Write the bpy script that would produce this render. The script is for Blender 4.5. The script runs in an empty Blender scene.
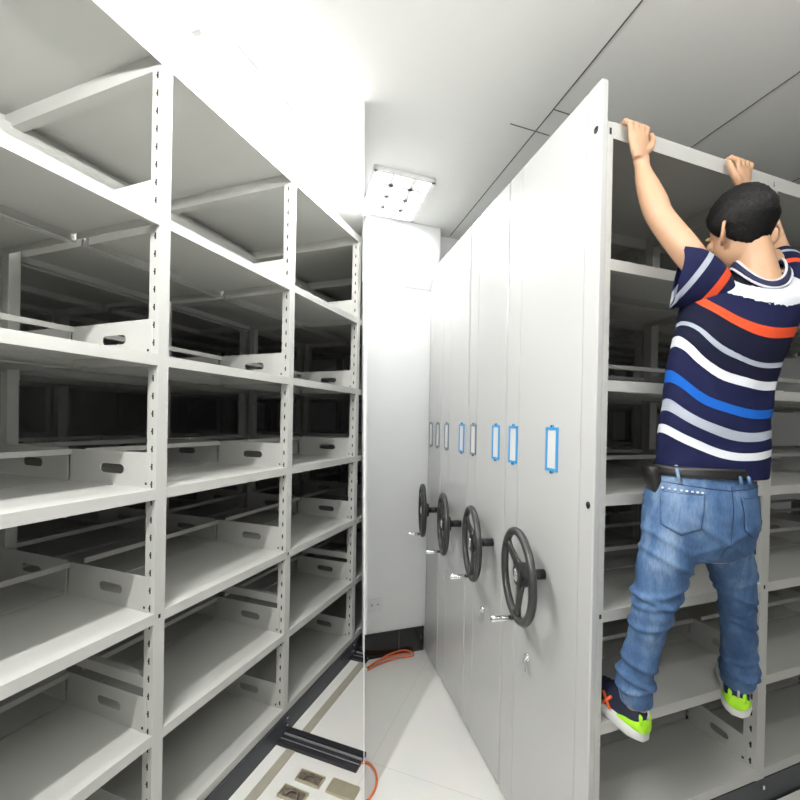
import bpy, bmesh, math, random
from math import sin, cos, pi, radians, sqrt
from mathutils import Vector, Matrix, noise
from mathutils.bvhtree import BVHTree

C = bpy.context.scene.collection
random.seed(4)

# ------------------------------------------------------------------ camera
cam_d = bpy.data.cameras.new('camera')
cam = bpy.data.objects.new('camera', cam_d)
C.objects.link(cam)
cam_d.sensor_width = 36.0
cam_d.lens = 380.81 / 800 * 36.0
cam_d.shift_x = (400 - 429.5) / 800
cam_d.shift_y = (422.68 - 400) / 800
cam_d.clip_start = 0.05
M4 = Matrix(((0.999817, -0.019108, 0.0, 0), (9.6e-05, 0.005013, -0.999987, 0), (0.019108, 0.999805, 0.005014, 1.6), (0, 0, 0, 1)))
cam.matrix_world = M4
bpy.context.scene.camera = cam

# ------------------------------------------------------------------ tagging
def tag(o, label=None, cat=None, group=None, kind=None):
    if label: o['label'] = label
    if cat: o['category'] = cat
    if group: o['group'] = group
    if kind: o['kind'] = kind
    return o

def empty(name, loc=(0, 0, 0), rz=0.0, label=None, cat=None, group=None):
    o = bpy.data.objects.new(name, None)
    C.objects.link(o)
    o.empty_display_size = 0.1
    o.location = loc
    o.rotation_euler = (0, 0, rz)
    return tag(o, label, cat, group)

def copy_tree(o, parent=None):
    c = o.copy()
    C.objects.link(c)
    if parent is not None:
        c.parent = parent
    for ch in [x for x in C.objects if x.parent == o]:
        copy_tree(ch, c)
    return c

# ------------------------------------------------------------------ materials
def mat(name, col, rough=0.5, metal=0.0, spec=0.5, noise_amt=0.0, nscale=8.0, bump=0.0, bscale=60.0, coat=0.0):
    m = bpy.data.materials.new(name)
    m.use_nodes = True
    nt = m.node_tree
    b = nt.nodes['Principled BSDF']
    b.inputs['Base Color'].default_value = (*col, 1)
    b.inputs['Roughness'].default_value = rough
    b.inputs['Metallic'].default_value = metal
    b.inputs['Specular IOR Level'].default_value = spec
    b.inputs['Coat Weight'].default_value = coat
    tc = nt.nodes.new('ShaderNodeTexCoord')
    if noise_amt > 0:
        n = nt.nodes.new('ShaderNodeTexNoise')
        n.inputs['Scale'].default_value = nscale
        n.inputs['Detail'].default_value = 4
        nt.links.new(tc.outputs['Object'], n.inputs['Vector'])
        mx = nt.nodes.new('ShaderNodeMix')
        mx.data_type = 'RGBA'
        mx.inputs['A'].default_value = (*[c * (1 - noise_amt) for c in col], 1)
        mx.inputs['B'].default_value = (*[min(1, c * (1 + noise_amt)) for c in col], 1)
        nt.links.new(n.outputs['Fac'], mx.inputs['Factor'])
        nt.links.new(mx.outputs['Result'], b.inputs['Base Color'])
    if bump > 0:
        n2 = nt.nodes.new('ShaderNodeTexNoise')
        n2.inputs['Scale'].default_value = bscale
        nt.links.new(tc.outputs['Object'], n2.inputs['Vector'])
        bp = nt.nodes.new('ShaderNodeBump')
        bp.inputs['Strength'].default_value = bump
        bp.inputs['Distance'].default_value = 0.002
        nt.links.new(n2.outputs['Fac'], bp.inputs['Height'])
        nt.links.new(bp.outputs['Normal'], b.inputs['Normal'])
    return m

def emit(name, col, s):
    m = bpy.data.materials.new(name)
    m.use_nodes = True
    b = m.node_tree.nodes['Principled BSDF']
    b.inputs['Base Color'].default_value = (0.9, 0.9, 0.9, 1)
    b.inputs['Emission Color'].default_value = (*col, 1)
    b.inputs['Emission Strength'].default_value = s
    return m

M = {}
M['steel'] = mat('cream_powder_coated_steel', (0.51, 0.51, 0.485), 0.40, noise_amt=0.03, nscale=3, bump=0.04, bscale=300)
M['panel'] = mat('white_gloss_panel', (0.53, 0.53, 0.52), 0.22, noise_amt=0.015, nscale=2, coat=0.3)
M['groove'] = mat('panel_seam', (0.10, 0.10, 0.10), 0.6)
M['slot'] = mat('slot_dark', (0.015, 0.015, 0.015), 0.8)
M['base'] = mat('dark_grey_base_steel', (0.060, 0.064, 0.075), 0.4, metal=0.35, noise_amt=0.1)
M['rail'] = mat('dark_rail_steel', (0.05, 0.05, 0.058), 0.3, metal=0.6)
M['railhi'] = mat('rail_ridge_highlight', (0.5, 0.5, 0.52), 0.3, metal=0.7)  # paler metal paints the highlight line along the rail
M['tan'] = mat('tan_edge_trim', (0.33, 0.31, 0.25), 0.55, noise_amt=0.12, nscale=12)
M['wall'] = mat('white_wall_paint', (0.84, 0.85, 0.85), 0.6, noise_amt=0.012, nscale=2, bump=0.05, bscale=90)
M['greywall'] = mat('grey_wall_paint', (0.42, 0.42, 0.42), 0.7, noise_amt=0.03, nscale=2)
M['ceil'] = mat('white_ceiling_board', (0.86, 0.86, 0.84), 0.7, noise_amt=0.012, nscale=2)
M['blackbase'] = mat('black_skirting_tile', (0.012, 0.012, 0.012), 0.14, noise_amt=0.2)
M['rubber'] = mat('charcoal_rubber_rim', (0.035, 0.036, 0.033), 0.38, noise_amt=0.1, bump=0.1, bscale=200)
M['black'] = mat('black_plastic', (0.012, 0.012, 0.014), 0.4)
M['chrome'] = mat('chrome', (0.85, 0.85, 0.86), 0.12, metal=1.0)
M['blue'] = mat('blue_label_frame', (0.04, 0.30, 0.62), 0.35)
M['greyframe'] = mat('grey_label_frame', (0.16, 0.22, 0.27), 0.35)
M['paper'] = mat('white_card', (0.68, 0.68, 0.67), 0.5)
M['brass'] = mat('dull_yellow_zinc', (0.55, 0.50, 0.36), 0.35, metal=0.6, noise_amt=0.15, nscale=20)
M['rust'] = mat('rusty_recess', (0.13, 0.105, 0.08), 0.7, noise_amt=0.5, nscale=40)
M['cord'] = mat('orange_cord', (0.75, 0.16, 0.05), 0.45)
M['socket'] = mat('white_socket_plastic', (0.78, 0.79, 0.80), 0.3)
M['lightframe'] = mat('white_light_frame', (0.85, 0.85, 0.85), 0.4)
M['bulb'] = mat('yellowed_bulb_end', (0.8, 0.5, 0.15), 0.4)

# floor: glossy off-white tile with thin joints
def floor_mat():
    m = mat('off_white_floor_tile', (0.80, 0.79, 0.76), 0.16, coat=0.2)
    nt = m.node_tree
    b = nt.nodes['Principled BSDF']
    tc = nt.nodes.new('ShaderNodeTexCoord')
    mp = nt.nodes.new('ShaderNodeMapping')
    mp.inputs['Rotation'].default_value = (0, 0, radians(18.7))
    nt.links.new(tc.outputs['Object'], mp.inputs['Vector'])
    br = nt.nodes.new('ShaderNodeTexBrick')
    br.offset = 0.0
    br.inputs['Scale'].default_value = 1.0
    br.inputs['Brick Width'].default_value = 0.8
    br.inputs['Row Height'].default_value = 0.8
    br.inputs['Mortar Size'].default_value = 0.0015
    br.inputs['Color1'].default_value = (0.80, 0.79, 0.755, 1)
    br.inputs['Color2'].default_value = (0.815, 0.805, 0.77, 1)
    br.inputs['Mortar'].default_value = (0.66, 0.65, 0.60, 1)
    nt.links.new(mp.outputs['Vector'], br.inputs['Vector'])
    n = nt.nodes.new('ShaderNodeTexNoise')
    n.inputs['Scale'].default_value = 5.0
    n.inputs['Detail'].default_value = 6
    nt.links.new(tc.outputs['Object'], n.inputs['Vector'])
    mx = nt.nodes.new('ShaderNodeMix')
    mx.data_type = 'RGBA'
    mx.blend_type = 'MULTIPLY'
    mx.inputs['Factor'].default_value = 0.10
    nt.links.new(br.outputs['Color'], mx.inputs['A'])
    nt.links.new(n.outputs['Color'], mx.inputs['B'])
    nt.links.new(mx.outputs['Result'], b.inputs['Base Color'])
    return m
M['floor'] = floor_mat()

# ------------------------------------------------------------------ mesh builder
class MB:
    def __init__(s):
        s.bm = bmesh.new()
    def box(s, x0, x1, y0, y1, z0, z1, mi=0):
        vs = [s.bm.verts.new(p) for p in ((x0,y0,z0),(x1,y0,z0),(x1,y1,z0),(x0,y1,z0),(x0,y0,z1),(x1,y0,z1),(x1,y1,z1),(x0,y1,z1))]
        for f in ((3,2,1,0),(4,5,6,7),(0,1,5,4),(1,2,6,5),(2,3,7,6),(3,0,4,7)):
            s.bm.faces.new([vs[i] for i in f]).material_index = mi
        return s
    def rings(s, rs, mi=0, cap=True, closed=False, smooth=True):
        """rs: list of rings, each a list of points of equal count"""
        R = [[s.bm.verts.new(p) for p in r] for r in rs]
        n = len(R[0])
        pairs = list(zip(R, R[1:])) + ([(R[-1], R[0])] if closed else [])
        for a, b in pairs:
            for i in range(n):
                f = s.bm.faces.new((a[i], a[(i+1) % n], b[(i+1) % n], b[i]))
                f.material_index = mi
                f.smooth = smooth
        if cap and not closed:
            for r in (R[0][::-1], R[-1]):
                f = s.bm.faces.new(r); f.material_index = mi; f.smooth = smooth
        return s
    def tube(s, pts, r, n=10, mi=0, closed=False):
        pts = [Vector(p) for p in pts]
        rr = r if isinstance(r, (list, tuple)) else [r] * len(pts)
        rs = []
        up = None
        N = len(pts)
        for i, p in enumerate(pts):
            if closed:
                d = pts[(i+1) % N] - pts[i-1]
            else:
                d = pts[min(i+1, N-1)] - pts[max(i-1, 0)]
            d.normalize()
            if up is None:
                up = d.orthogonal().normalized()
            up = (up - d * up.dot(d)).normalized()
            sd = d.cross(up)
            rs.append([p + (up * cos(2*pi*k/n) + sd * sin(2*pi*k/n)) * rr[i] for k in range(n)])
        return s.rings(rs, mi, True, closed)
    def prism(s, outline, holes, axis, t0, t1, mi=0):
        """outline/holes: 2D loops; axis 'x','y','z' is the thickness direction"""
        def P(a, b, t):
            return {'x': (t, a, b), 'y': (a, t, b), 'z': (a, b, t)}[axis]
        edges = []; loops = []
        for lp in [outline] + holes:
            vs = [s.bm.verts.new(P(a, b, t0)) for a, b in lp]
            loops.append(vs)
            for i in range(len(vs)):
                edges.append(s.bm.edges.new((vs[i], vs[(i+1) % len(vs)])))
        res = bmesh.ops.triangle_fill(s.bm, use_beauty=True, use_dissolve=False, edges=edges)
        fs = [g for g in res['geom'] if isinstance(g, bmesh.types.BMFace)]
        for f in fs: f.material_index = mi
        ex = bmesh.ops.extrude_face_region(s.bm, geom=fs)
        d = Vector(P(0, 0, t1 - t0))
        nv = [g for g in ex['geom'] if isinstance(g, bmesh.types.BMVert)]
        bmesh.ops.translate(s.bm, verts=nv, vec=d)
        for g in ex['geom']:
            if isinstance(g, bmesh.types.BMFace): g.material_index = mi
        return s
    def build(s, name, mats, parent=None, bevel=0.0, loc=None):
        bmesh.ops.recalc_face_normals(s.bm, faces=s.bm.faces)
        me = bpy.data.meshes.new(name)
        s.bm.to_mesh(me)
        s.bm.free()
        for m in (mats if isinstance(mats, (list, tuple)) else [mats]):
            me.materials.append(m)
        o = bpy.data.objects.new(name, me)
        C.objects.link(o)
        if parent is not None: o.parent = parent
        if loc is not None: o.location = loc
        if bevel > 0:
            b = o.modifiers.new('bevel', 'BEVEL')
            b.width = bevel; b.segments = 2; b.limit_method = 'ANGLE'; b.angle_limit = radians(40)
        return o

def ST(name, mb, m, **k):
    o = mb.build(name, m, k.pop('parent', None), k.pop('bevel', 0.0))
    o['kind'] = 'structure'
    return o

def oval(cx, cy, L, H, n=8):
    r = H / 2
    pts = []
    for k in range(n + 1):
        a = -pi/2 + pi * k / n
        pts.append((cx + L/2 - r + r*cos(a), cy + r*sin(a)))
    for k in range(n + 1):
        a = pi/2 + pi * k / n
        pts.append((cx - L/2 + r + r*cos(a), cy + r*sin(a)))
    return pts

# ------------------------------------------------------------------ frames
LR = pi/2 - radians(18.71)     # left rack: local x runs down the aisle, local y into the rack
RR = radians(18.60)            # right rack: local x along the shelves, local y away from camera
dL1 = Vector((0.3208, 0.9471, 0)); dL2 = Vector((0.9471, -0.3208, 0))
dR1 = Vector((-0.3190, 0.9478, 0)); dR2 = Vector((0.9478, 0.3190, 0))
def PL(a, b, z): return dL1 * a + dL2 * b + Vector((0, 0, z))
def PR(u, v, z): return dR2 * u + dR1 * v + Vector((0, 0, z))

CEIL = 2.9
# ------------------------------------------------------------------ room shell
ST('floor', MB().box(-6, 6.5, -2.2, 7, -0.1, 0.0), M['floor'])
ST('ceiling', MB().box(-6, 6.5, -2.2, 7, CEIL, CEIL + 0.1), M['ceil'])
ST('wall_behind', MB().box(-6, 6.5, -2.3, -2.2, 0, CEIL), M['greywall'])
ST('wall_left', MB().box(-6.1, -6, -2.3, 7.1, 0, CEIL), M['greywall'])
ST('wall_right', MB().box(6.5, 6.6, -2.3, 7.1, 0, CEIL), M['greywall'])
ST('wall_far', MB().box(-6, 6.5, 7, 7.1, 0, CEIL), M['wall'])
# thin partition added at the image seam, between the shelving aisle and the cabinet room
mb = MB()
pa, pb, pc, pdd = [Vector(p) for p in ((-0.2393, 1.56, 0), (-0.2922, 1.56, 2.9), (-0.396, 2.47, 0), (-0.4489, 2.47, 2.9))]   # near foot, near head, far foot, far head, leaned into the camera's sight plane
th = Vector((0.0018, 0.0, 0.0))
mb.rings([[pa - th, pc - th, pdd - th, pb - th], [pa + th, pc + th, pdd + th, pb + th]], smooth=False)
ST('wall_added_partition', mb, M['wall'])
# back wall of the cabinet room
mb = MB(); mb.prism([(0.4215, 0), (5.5, 0), (5.5, CEIL), (0.368, CEIL)], [], 'y', 2.53, 2.61)
o = ST('wall_back', mb, M['wall']); o.rotation_euler = (0, 0, RR)
mb = MB(); mb.box(0.4215, 0.835, 2.515, 2.529, 0, 0.165)
mb.box(0.655, 0.658, 2.5135, 2.516, 0, 0.165, 1)
o = ST('baseboard_back', mb, [M['blackbase'], M['rust']], bevel=0.002); o.rotation_euler = (0, 0, RR)
# down-stand beam over the back wall
mb = MB()
mb.prism([(2.42, CEIL), (2.42, 2.69), (2.435, 2.655), (2.53, 2.50), (2.53, CEIL)], [], 'x', 0.362, 0.87)
o = ST('trim_1', mb, M['wall'], bevel=0.008); o.rotation_euler = (0, 0, RR)
# ceiling board joints over the cabinet room
mb = MB()
for u in (0.968, 1.703, 2.438):
    mb.box(u - 0.0025, u + 0.0025, -0.9, 2.5, CEIL - 0.0015, CEIL + 0.001)
for v in (-0.1, 0.61, 1.345):
    mb.box(0.968, 3.2, v - 0.002, v + 0.002, CEIL - 0.0012, CEIL + 0.001)
mb.box(0.84, 1.04, 1.471, 1.475, CEIL - 0.0012, CEIL + 0.001)
o = ST('trim_2', mb, M['groove']); o.rotation_euler = (0, 0, RR)
# tan strip at the edge of the aisle floor
mb = MB(); mb.box(0.2, 3.6, 1.165, 1.212, 0.0, 0.004)
o = ST('trim_3', mb, M['tan']); o.rotation_euler = (0, 0, LR)
# added raised deck in front of the cabinet the man stands on
mb = MB(); mb.box(1.62, 3.6, 0.55, 0.922, 0.0, 0.205)  # added so that floor shows in the image's lower right corner
o = ST('trim_4', mb, M['floor']); o.rotation_euler = (0, 0, RR)
# end wall of the shelving aisle
mb = MB(); mb.box(3.72, 3.8, 0.2, 5.2, 0, CEIL)
o = ST('wall_end', mb, M['wall']); o.rotation_euler = (0, 0, LR)

# ------------------------------------------------------------------ shelving
def rack(name, loc, rz, xs, hd, zs, lip, can, ph, base, label, cat, group=None, pw=0.052, slot_pitch=0.06,
         halves=2, back_panel=False, brace=None, rail_h=0.02, detail=True, first=None, top_back=False):
    """double sided open shelving: xs posts (centre), hd depth of one side, zs shelf tops,
    can = (z0, z1) top deck, ph side plate height, base = (z0, z1)"""
    root = empty(name, loc, rz, label, cat, group)
    x0, x1 = xs[0], xs[-1]
    D = hd * halves
    pd_ = 0.045
    gap = 0.012
    # uprights: front, middle, rear
    rows = [0.0, D - pd_]
    hw = [pw/2] * len(xs)
    if first: hw[0] = first
    for r, y in enumerate(rows):
        for x, q in zip(xs, hw):
            mb = MB()
            mb.box(x - q, x + q, y, y + pd_, base[1] - 0.01, can[1] - 0.001)
            if detail and r == 0:
                z = base[1] + 0.05
                while z < can[0] - 0.03:
                    for sx in (-1, 1):
                        xx = x + sx * q
                        mb.box(min(xx, xx + sx*0.0012), max(xx, xx + sx*0.0012), y + 0.016, y + 0.022, z, z + 0.022, 1)
                        mb.box(min(xx, xx + sx*0.0012), max(xx, xx + sx*0.0012), y + 0.022, y + 0.025, z + 0.008, z + 0.014, 1)
                    z += slot_pitch
                # bolts/holes in the front face
                for zz in zs[2:3]:
                    mb.box(x - 0.004, x + 0.004, y - 0.001, y, zz - 0.022, zz - 0.008, 1)
                mb.box(x - 0.004, x + 0.004, y - 0.001, y, can[1] - 0.04, can[1] - 0.02, 1)
            mb.build('upright', [M['steel'], M['slot']], root, bevel=0.002 if detail else 0)
    # shelves
    for z in zs:
        for i in range(len(xs) - 1):
            a, b = xs[i], xs[i+1]
            for h in range(halves):
                ya = h * hd + (0.0 if h == 0 else gap/2)
                yb = (h + 1) * hd - (gap/2 if h < halves - 1 else 0)
                a_, b_ = a + hw[i], b - hw[i+1]
                mb = MB()
                mb.box(a_, b_, ya, yb, z - 0.003, z)
                mb.box(a_, b_, ya, ya + 0.002, z - lip, z - 0.003)
                mb.box(a_, b_, ya + 0.002, ya + 0.016, z - lip, z - lip + 0.002)
                mb.box(a_, b_, yb - 0.002, yb, z - lip, z - 0.003)
                mb.box(a_, b_, yb - 0.016, yb - 0.002, z - lip, z - lip + 0.002)
                mb.box(a_, a_ + 0.002, ya + 0.016, yb - 0.016, z - lip * 0.8, z - 0.003)
                mb.box(b_ - 0.002, b_, ya + 0.016, yb - 0.016, z - lip * 0.8, z - 0.003)
                sh = mb.build('shelf', M['steel'], root)
                if detail or h == 0:
                    # side plate with an oval hand slot
                    for xx in ((a_, b_) if i == 0 else (b_,)):
                        s_ = 1 if xx == a_ else -1
                        ys, ye = ya + (pd_ * 0.6 if h == 0 else 0.001), yb - (0.001 if h == 0 else 0.012)
                        cx = ys + (ye - ys) * (0.45 if h == 0 else 0.5)
                        mb = MB()
                        t0, t1 = (xx, xx + 0.0025) if s_ > 0 else (xx - 0.0025, xx)
                        holes = [oval(cx, z + ph * 0.48, hd * 0.27, ph * 0.27)]
                        mb.prism([(ys, z), (ye, z), (ye, z + ph * 0.97), (ys, z + ph)], holes, 'x', t0, t1)
                        if detail and h == 0:
                            mb.box(t0 - 0.001, t1 + 0.001, ys + 0.012, ys + 0.020, z + 0.012, z + 0.020, 1)
                        mb.build('side_plate', [M['steel'], M['slot']], sh)
                    # rear stop rail
                    mb = MB()
                    mb.box(a_ + 0.003, b_ - 0.003, yb - 0.014, yb - 0.006, z + ph - rail_h - 0.004, z + ph - 0.004)
                    mb.build('stop_rail', M['steel'], sh, bevel=0.001)
    if brace:
        for x in xs:
            mb = MB()
            mb.box(x - 0.012, x + 0.012, pd_, hd - 0.03, brace[0], brace[1])
            mb.build('brace', M['steel'], root, bevel=0.002)
    # top deck
    mb = MB()
    mb.box(x0 - hw[0], x1 + pw/2, 0.002, D, can[1] - 0.004, can[1])
    mb.box(x0 + hw[0], x1 - pw/2, -0.001, 0.002, can[0], can[1])
    mb.box(x0 + pw/2, x1 - pw/2, D - 0.003, D, can[0], can[1] - 0.004)
    for x in xs[1:-1]:
        mb.box(x - pw/2, x + pw/2, pd_, D - pd_, can[0] - 0.012, can[1] - 0.004)
    mb.build('top_deck', M['steel'], root)
    # base
    mb = MB()
    mb.box(x0 - hw[0], x1 + pw/2, -0.002 if first else -0.004, D + (-0.001 if first else 0.004), base[0], base[1])
    mb.box(x0 - hw[0], x1 + pw/2, -0.010, -0.002, base[1] - 0.008, base[1]) if not first else None
    if detail:
        for x in xs:
            for zz in (base[1] - 0.018, (base[0]+base[1])/2 - 0.005):
                mb.box(x - 0.006, x + 0.006, -0.014, -0.004, zz - 0.006, zz + 0.006, 1)
    mb.build('base', [M['base'], M['chrome']], root)
    if top_back:
        mb = MB(); mb.box(x0 + 0.01, x1 - 0.01, D - 0.05, D - 0.047, zs[-1], can[0])
        mb.build('back_panel', M['steel'], root)
    if back_panel:
        mb = MB(); mb.box(x0, x1, D - 0.006, D - 0.003, base[1], can[0])
        mb.build('back_panel', M['steel'], root)
    return root

ZL = [0.140, 0.518, 0.930, 1.352, 1.805, 2.275]
xsL = [0.284, 0.938, 1.593, 2.262, 2.916, 3.570]
fl = Vector((0, 0, 0)) - dL2 * 1.28
rack('shelving_rack', fl, LR, xsL, 0.45, ZL, 0.036, (2.777, 2.825), 0.122, (0.0, 0.105),
     'long cream steel shelving rack facing the aisle floor with the two rails',
     'shelving rack', brace=(0.66, 0.70), pw=0.038, top_back=True)
fl2 = fl - dL2 * 0.94
rack('shelving_rack', fl2, LR, xsL, 0.45, ZL, 0.036, (2.777, 2.825), 0.122, (0.0, 0.105),
     'dim shelving rack directly behind the bright one facing the aisle', 'shelving rack', detail=False)
fl3 = fl - dL2 * 1.88
rack('shelving_rack', fl3, LR, xsL, 0.45, ZL, 0.036, (2.777, 2.825), 0.122, (0.0, 0.105),
     'closed-back shelving rack deepest in the dark', 'shelving rack',
     halves=1, back_panel=True, detail=False)

# rails across the aisle
def rail(x0, x1, ln, label):
    r = empty('floor_rail', fl + dL1 * ((x0 + x1)/2), LR, label, 'floor rail', 'rails across the shelving aisle')
    w = (x1 - x0)/2
    mb = MB(); mb.box(-w, w, -ln, -0.006, 0.0, 0.012)
    mb.box(w*0.40, w, -ln, -0.006, 0.012, 0.020)
    mb.box(-w, -w*0.70, -ln, -0.006, 0.012, 0.018)
    mb.build('rail_bed', M['rail'], r, bevel=0.002)
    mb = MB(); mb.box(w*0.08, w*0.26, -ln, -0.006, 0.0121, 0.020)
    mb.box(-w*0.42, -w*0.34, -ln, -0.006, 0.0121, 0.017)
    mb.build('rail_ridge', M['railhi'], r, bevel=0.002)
rail(1.525, 1.622, 0.445, 'dark steel rail running across the aisle floor nearest the two recessed boxes')
rail(2.230, 2.350, 0.115, 'dark steel rail crossing the aisle floor further off, by the third upright')

# recessed steel boxes and a loose plate on the aisle floor
def pocket(a, b, label, rot=0.0):
    r = empty('recessed_box', PL(a, b, 0), LR + rot, label, 'recessed box', 'recessed boxes in the aisle floor')
    w, l = 0.026, 0.062
    mb = MB()
    mb.box(-w, w, -l, l, 0.0005, 0.002)
    mb.build('recess', M['rust'], r)
    mb = MB()
    for q in ((-w, -w+0.006, -l, l), (w-0.006, w, -l, l), (-w, w, -l, -l+0.006), (-w, w, l-0.006, l)):
        mb.box(*q, 0.0, 0.011)
    mb.build('rim', M['brass'], r, bevel=0.001)
    mb = MB(); mb.tube([(-0.018, -0.03, 0.004), (0.008, -0.02, 0.009), (0.012, 0.0, 0.01), (0.008, 0.02, 0.009), (-0.018, 0.03, 0.004)], 0.005)
    mb.build('hook', M['rust'], r)
pocket(1.43, -1.01, 'small recessed metal box with a hook, just before the near rail')
pocket(1.345, -1.035, 'small recessed metal box cut off by the lower picture edge')
mb = MB(); mb.prism([(-0.034, -0.062), (-0.030, -0.068), (0.030, -0.068), (0.034, -0.062), (0.034, 0.062), (0.030, 0.068), (-0.030, 0.068), (-0.034, 0.062)], [], 'z', 0.0, 0.010)
o = mb.build('metal_cover', M['brass'], None, bevel=0.003)
o.location = PL(1.435, -0.848, 0); o.rotation_euler = (0, 0, LR)
tag(o, 'dull yellow metal cover plate lying on the aisle floor beside the partition', 'cover plate')

# ------------------------------------------------------------------ cabinets with hand wheels
PT = 2.64
def end_panel(root, v0, v1, folds, z0=0.012):
    """panel standing at local x=0 (facing -x), running along local y"""
    mb = MB()
    t = 0.022
    g = 0.0022
    edges = [0.0] + folds + [v1 - v0]
    out = [(0, 0)]
    ys = [0.0]
    # outline in (x,y): front face with shallow v-grooves
    pts = [(0.004, 0.0), (0.0, 0.004)]
    for fpos in folds:
        pts += [(0.0, fpos - g), (0.004, fpos), (0.0, fpos + g)]
    pts += [(0.0, v1 - v0 - 0.004), (0.004, v1 - v0), (t, v1 - v0), (t, 0.0)]
    mb.prism(pts, [], 'z', z0, PT)
    return mb.build('end_panel', M['panel'], root)

def label_frame(root, y, z, m, w=0.068, h=0.155):
    t = 0.004
    mb = MB()
    mb.prism([(y-w/2, z-h/2), (y+w/2, z-h/2), (y+w/2, z+h/2), (y-w/2, z+h/2)],
             [[(y-w/2+0.010, z-h/2+0.010), (y+w/2-0.010, z-h/2+0.010), (y+w/2-0.010, z+h/2-0.010), (y-w/2+0.010, z+h/2-0.010)]],
             'x', -t, 0.0)
    for s in (-1, 1):
        mb.box(-t, 0.0, y-0.008, y+0.008, z + s*(h/2+0.004) - 0.004, z + s*(h/2+0.004) + 0.004)
        mb.box(-t-0.002, -t, y-0.003, y+0.003, z + s*(h/2+0.003) - 0.003, z + s*(h/2+0.003) + 0.003, 1)
    f = mb.build('label_frame', [m, M['black']], root)
    if m is M['blue']: f['label'] = 'blue label frame'
    mb = MB(); mb.box(-0.0015, -0.0003, y-w/2+0.010, y+w/2-0.010, z-h/2+0.010, z+h/2-0.010)
    mb.build('card', M['paper'], f)

def hand_wheel(root, y, z, R=0.152, off=0.100, ang=0.0):
    w = empty('hand_wheel', (-off, y, z)); w.parent = root
    w.rotation_euler = (ang, 0, radians(-13))
    r = 0.0145
    mb = MB(); mb.tube([(0, R*cos(a), R*sin(a)) for a in [2*pi*k/40 for k in range(40)]], r, 12, closed=True)
    mb.build('rim', M['rubber'], w)
    for a in (35, 150, 268):
        a = radians(a)
        d = Vector((0, cos(a), sin(a))); sd = Vector((0, -sin(a), cos(a)))
        rs = []
        for t, wd, th, dx in ((0.030, 0.030, 0.013, 0.014), (0.065, 0.022, 0.010, 0.010), (0.11, 0.020, 0.009, 0.004), (R - 0.006, 0.034, 0.010, 0.0)):
            c = d * t + Vector((dx, 0, 0))
            rs.append([c + sd*wd*cos(q) + Vector((th*sin(q), 0, 0)) for q in [2*pi*k/12 for k in range(12)]])
        mb = MB(); mb.rings(rs); mb.build('spoke', M['rubber'], w)
    mb = MB()
    for x0, x1, rr in ((-0.006, 0.040, 0.042),):
        mb.rings([[(x, rr*s_*cos(q), rr*s_*sin(q)) for q in [2*pi*k/24 for k in range(24)]] for x, s_ in ((x0, 0.8), (x0+0.006, 1), (x1-0.01, 1.02), (x1, 0.9))], 0, smooth=False)
    mb.rings([[(x, 0.018*cos(q), 0.018*sin(q)) for q in [2*pi*k/16 for k in range(16)]] for x in (0.040, off - 0.001)], 0)
    h = mb.build('hub', M['black'], w)
    mb = MB(); mb.rings([[(x, rr*cos(q), rr*sin(q)) for q in [2*pi*k/24 for k in range(24)]] for x, rr in ((-0.006, 0.024), (-0.010, 0.022), (-0.012, 0.015))])
    c = mb.build('hub_cap', M['chrome'], h); c['label'] = 'chrome hub cap'
    mb = MB()
    a = radians(-92)
    yy, zz = R*cos(a), R*sin(a)
    mb.rings([[(x, yy + rr*cos(q), zz + rr*sin(q)) for q in [2*pi*k/14 for k in range(14)]]
              for x, rr in ((0.004, 0.006), (-0.020, 0.006), (-0.022, 0.011), (-0.050, 0.0105), (-0.080, 0.012), (-0.092, 0.011), (-0.096, 0.006))])
    k = mb.build('crank_grip', M['chrome'], w); k['label'] = 'chrome crank grip'
    return w

def lock(root, y, z, long=False):
    mb = MB()
    mb.rings([[(x, y + rr*cos(q), z + rr*sin(q)) for q in [2*pi*k/16 for k in range(16)]] for x, rr in ((0, 0.014), (-0.012, 0.014), (-0.014, 0.010))])
    mb.rings([[(-0.016 + 0.0, y, z)] for _ in range(0)] or [[(-0.013, y-0.008, z-0.008), (-0.013, y+0.008, z-0.008), (-0.013, y+0.008, z+0.008), (-0.013, y-0.008, z+0.008)],
              [(-0.028, y-0.014, z-0.018), (-0.028, y-0.002, z-0.018), (-0.028, y-0.002, z-0.004), (-0.028, y-0.014, z-0.004)],
              [(-0.034, y-0.034, z-0.036), (-0.034, y-0.024, z-0.036), (-0.034, y-0.024, z-0.024), (-0.034, y-0.034, z-0.024)]], smooth=False)
    o = mb.build('lock', M['chrome'], root, bevel=0.002); o['label'] = 'chrome lock handle'

ZR = [0.335, 0.679, 1.026, 1.383, 1.735, 2.105]
U0 = 0.841
xsR = [0.034, 0.786, 1.556, 2.326]
def cabinet(v0, v1, folds, wheel_y, frames, lock_y, label, detail, canz=(2.47, 2.52)):
    o0 = PR(U0, v0, 0)
    hd = (v1 - v0 - 0.006)/2
    root = rack('mobile_cabinet', o0, RR, xsR, hd, ZR, 0.034, canz, 0.10, (0.02, 0.297), label, 'mobile cabinet',
                'hand-wheel mobile cabinets in a row', pw=0.045, detail=detail, rail_h=0.016, first=0.011,
                brace=(0.52, 0.55) if detail else None)
    end_panel(root, v0, v1 - 0.004, folds)
    for ch in list(C.objects):
        pass
    for y, m in frames: label_frame(root, y - v0, 1.508, m)
    if wheel_y is not None: hand_wheel(root, wheel_y[0] - v0, wheel_y[1])
    if lock_y is not None: lock(root, lock_y - v0, 0.705)
    return root

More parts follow.
